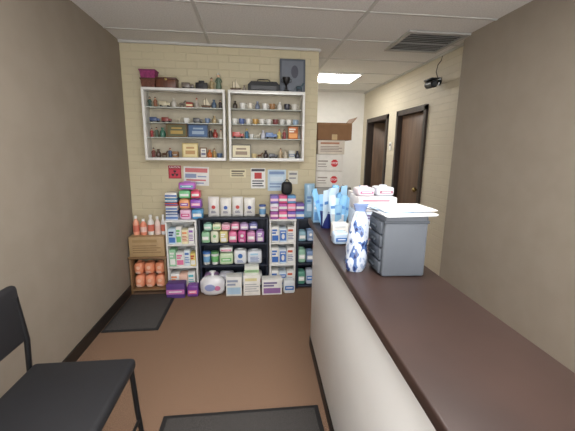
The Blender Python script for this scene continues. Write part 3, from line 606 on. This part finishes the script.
obj('cap',G().lathe([(.012,.22),(.012,.245),(.009,.248)],14,loc=(.011,0,0)),M((235,238,240),.3),parent=wb2)
# blue packets in cups
def packets(x,y,n,cupc,h,seed,label):
    rnd=random.Random(seed)
    c=obj('cup_holder',G().lathe([(.032,0),(.034,.005),(.04,.1),(.037,.1),(.031,.01),(0,.009)],20),M(cupc,.35),loc=(x,y,CZ+.001),label=label,category='cup')
    obj('rim',G().lathe([(.040,.098),(.042,.1),(.042,.105),(.037,.105)],20),M(cupc,.3),parent=c)
    for i in range(n):
        a=2*math.pi*i/n; rr=.017; tilt=.1+rnd.random()*.24
        hh=h*(.76+.28*rnd.random())
        px=x+rr*math.cos(a); py=y+rr*math.sin(a)
        col=rnd.choice([(132,186,226),(168,208,236),(110,166,216),(206,226,240),(150,198,232)])
        o=obj('wrapped_packet',G().pillow(.04,hh,.008,nx=4,nz=8,wr=.001,seed=i),M(col,.25,coat=.5),loc=(px,py,CZ+.014),rot=(-tilt*math.sin(a),tilt*math.cos(a),rnd.uniform(-.6,.6)),label='light blue sealed packet standing in a cup on the counter',category='packet',group='blue packets in cups')
        obj('print_strip',G().box(-.012,.012,-.0048,-.0042,hh*.62,hh*.7),M((90,140,200),.4),parent=o)
packets(.455,1.93,9,(34,46,110),.25,1,'navy plastic cup holding blue packets')
packets(.575,1.95,9,(40,60,130),.25,2,'dark blue plastic cup holding blue packets')
packets(.50,1.83,7,(224,232,240),.2,5,'clear white plastic cup holding blue packets')
carton(.437,2.11,CZ,.07,.16,.09,(150,192,226),(100,155,210),W,'block',label='light blue carton on the far end of the counter',rz=ang)
carton(.53,2.10,CZ,.09,.14,.08,(190,214,234),(90,150,210),(80,110,170),'bars',label='white and blue carton on the far end of the counter',rz=ang)
carton(.475,1.70,CZ,.085,.08,.06,(236,234,228),(215,218,218),(180,180,180),'bars',label='small white box on the countertop',rz=ang)
softpack(.445,1.58,CZ,.075,.06,.07,(190,210,230),BL,label='small pale blue pack on the countertop')
# pile behind the drawer unit
zz=CZ
for i,(w_,h_,c,a,k) in enumerate(((.2,.085,(222,222,224),(200,150,165),'band'),(.2,.08,(190,204,222),(230,235,240),'block'),(.19,.07,(228,226,228),(200,150,165),'bars'))):
    carton(.62,1.62,zz,w_,h_,.17,c,a,(110,100,140),k,label=('white glove box with pink print, stacked on the counter','pale blue glove box stacked on the counter','white box with rose print, topping the counter stack')[i],group='glove boxes on the counter',rz=ang); zz+=h_+.002
softpack(.57,1.62,zz,.09,.04,.1,(222,208,216),(190,110,140),label='pale pink soft pack on the glove box stack'); softpack(.67,1.62,zz,.09,.045,.1,(210,214,222),(150,90,110),label='pale grey soft pack on the glove box stack')
carton(.63,1.80,CZ,.15,.24,.1,(204,196,190),(160,120,110),(90,80,80),'bars',label='beige carton standing behind the glove boxes',rz=ang)
# ---------------------------------------------------------------- mats and chair
MT=speck_mat('grey_mat',(58,56,56),(92,89,87),260,.95,.6); MB=M((34,33,34),.8)
def mat_(x0,x1,y0,y1,label,rz=0):
    cx,cy=(x0+x1)/2,(y0+y1)/2; w_=(x1-x0)/2;d=(y1-y0)/2
    o=obj('floor_mat',G().box(-w_,w_,-d,d,0,.006,.002),MB,loc=(cx,cy,.001),rot=(0,0,rz),label=label,category='mat')
    obj('pile_surface',G().box(-w_+.025,w_-.025,-d+.025,d-.025,.006,.011,.002),MT,parent=o)
mat_(-1.18,-.745,2.5,3.19,'dark grey rubber-backed mat on the carpet by the stand')
mat_(-.48,.365,.6,1.60,'grey ribbed entrance mat with black border on the carpet')
ch=empty('chair',(-.755,1.22,.001),label='black chair with metal legs on the carpet',category='chair')
BKM=M((20,20,22),.4)
obj('seat',G().box(-.22,.22,-.22,.22,.42,.475,.02,seg=3),M((28,28,32),.7),parent=ch)
obj('backrest',G().box(-.235,-.195,-.21,.21,.6,.86,.018,seg=3,mat=Matrix.Rotation(-.04,4,'Y')),M((28,28,32),.7),parent=ch)
for sx in(-1,1):
    for sy in(-1,1):
        if sx>0: pts=[(.2,sy*.2,.425),(.21,sy*.205,.2),(.225,sy*.21,0)]
        else: pts=[(-.27,sy*.21,0),(-.24,sy*.205,.3),(-.22,sy*.2,.6),(-.235,sy*.19,.8)]
        obj('leg',G().tube(pts,.012,10),BKM,parent=ch)
obj('crossbar',G().tube([(.213,-.2,.15),(.213,.2,.15)],.008,8),BKM,parent=ch)
# ---------------------------------------------------------------- camera
yaw=math.radians(6.4); p=math.atan(65/330); ro=.0122
h=Vector((math.sin(yaw),math.cos(yaw),0)); r=Vector((math.cos(yaw),-math.sin(yaw),0))
f=h*math.cos(p)+Vector((0,0,-math.sin(p))); u=h*math.sin(p)+Vector((0,0,math.cos(p)))
r2=r*math.cos(ro)+u*math.sin(ro); u2=-r*math.sin(ro)+u*math.cos(ro)
cd=bpy.data.cameras.new('camera'); cd.sensor_width=36; cd.lens=36*330/575; cd.clip_start=.02
co=bpy.data.objects.new('scene_camera',cd); COL.objects.link(co)
mm=Matrix((r2,u2,-f)).transposed().to_4x4(); mm.translation=Vector((0,0,E)); co.matrix_world=mm
scene.camera=co
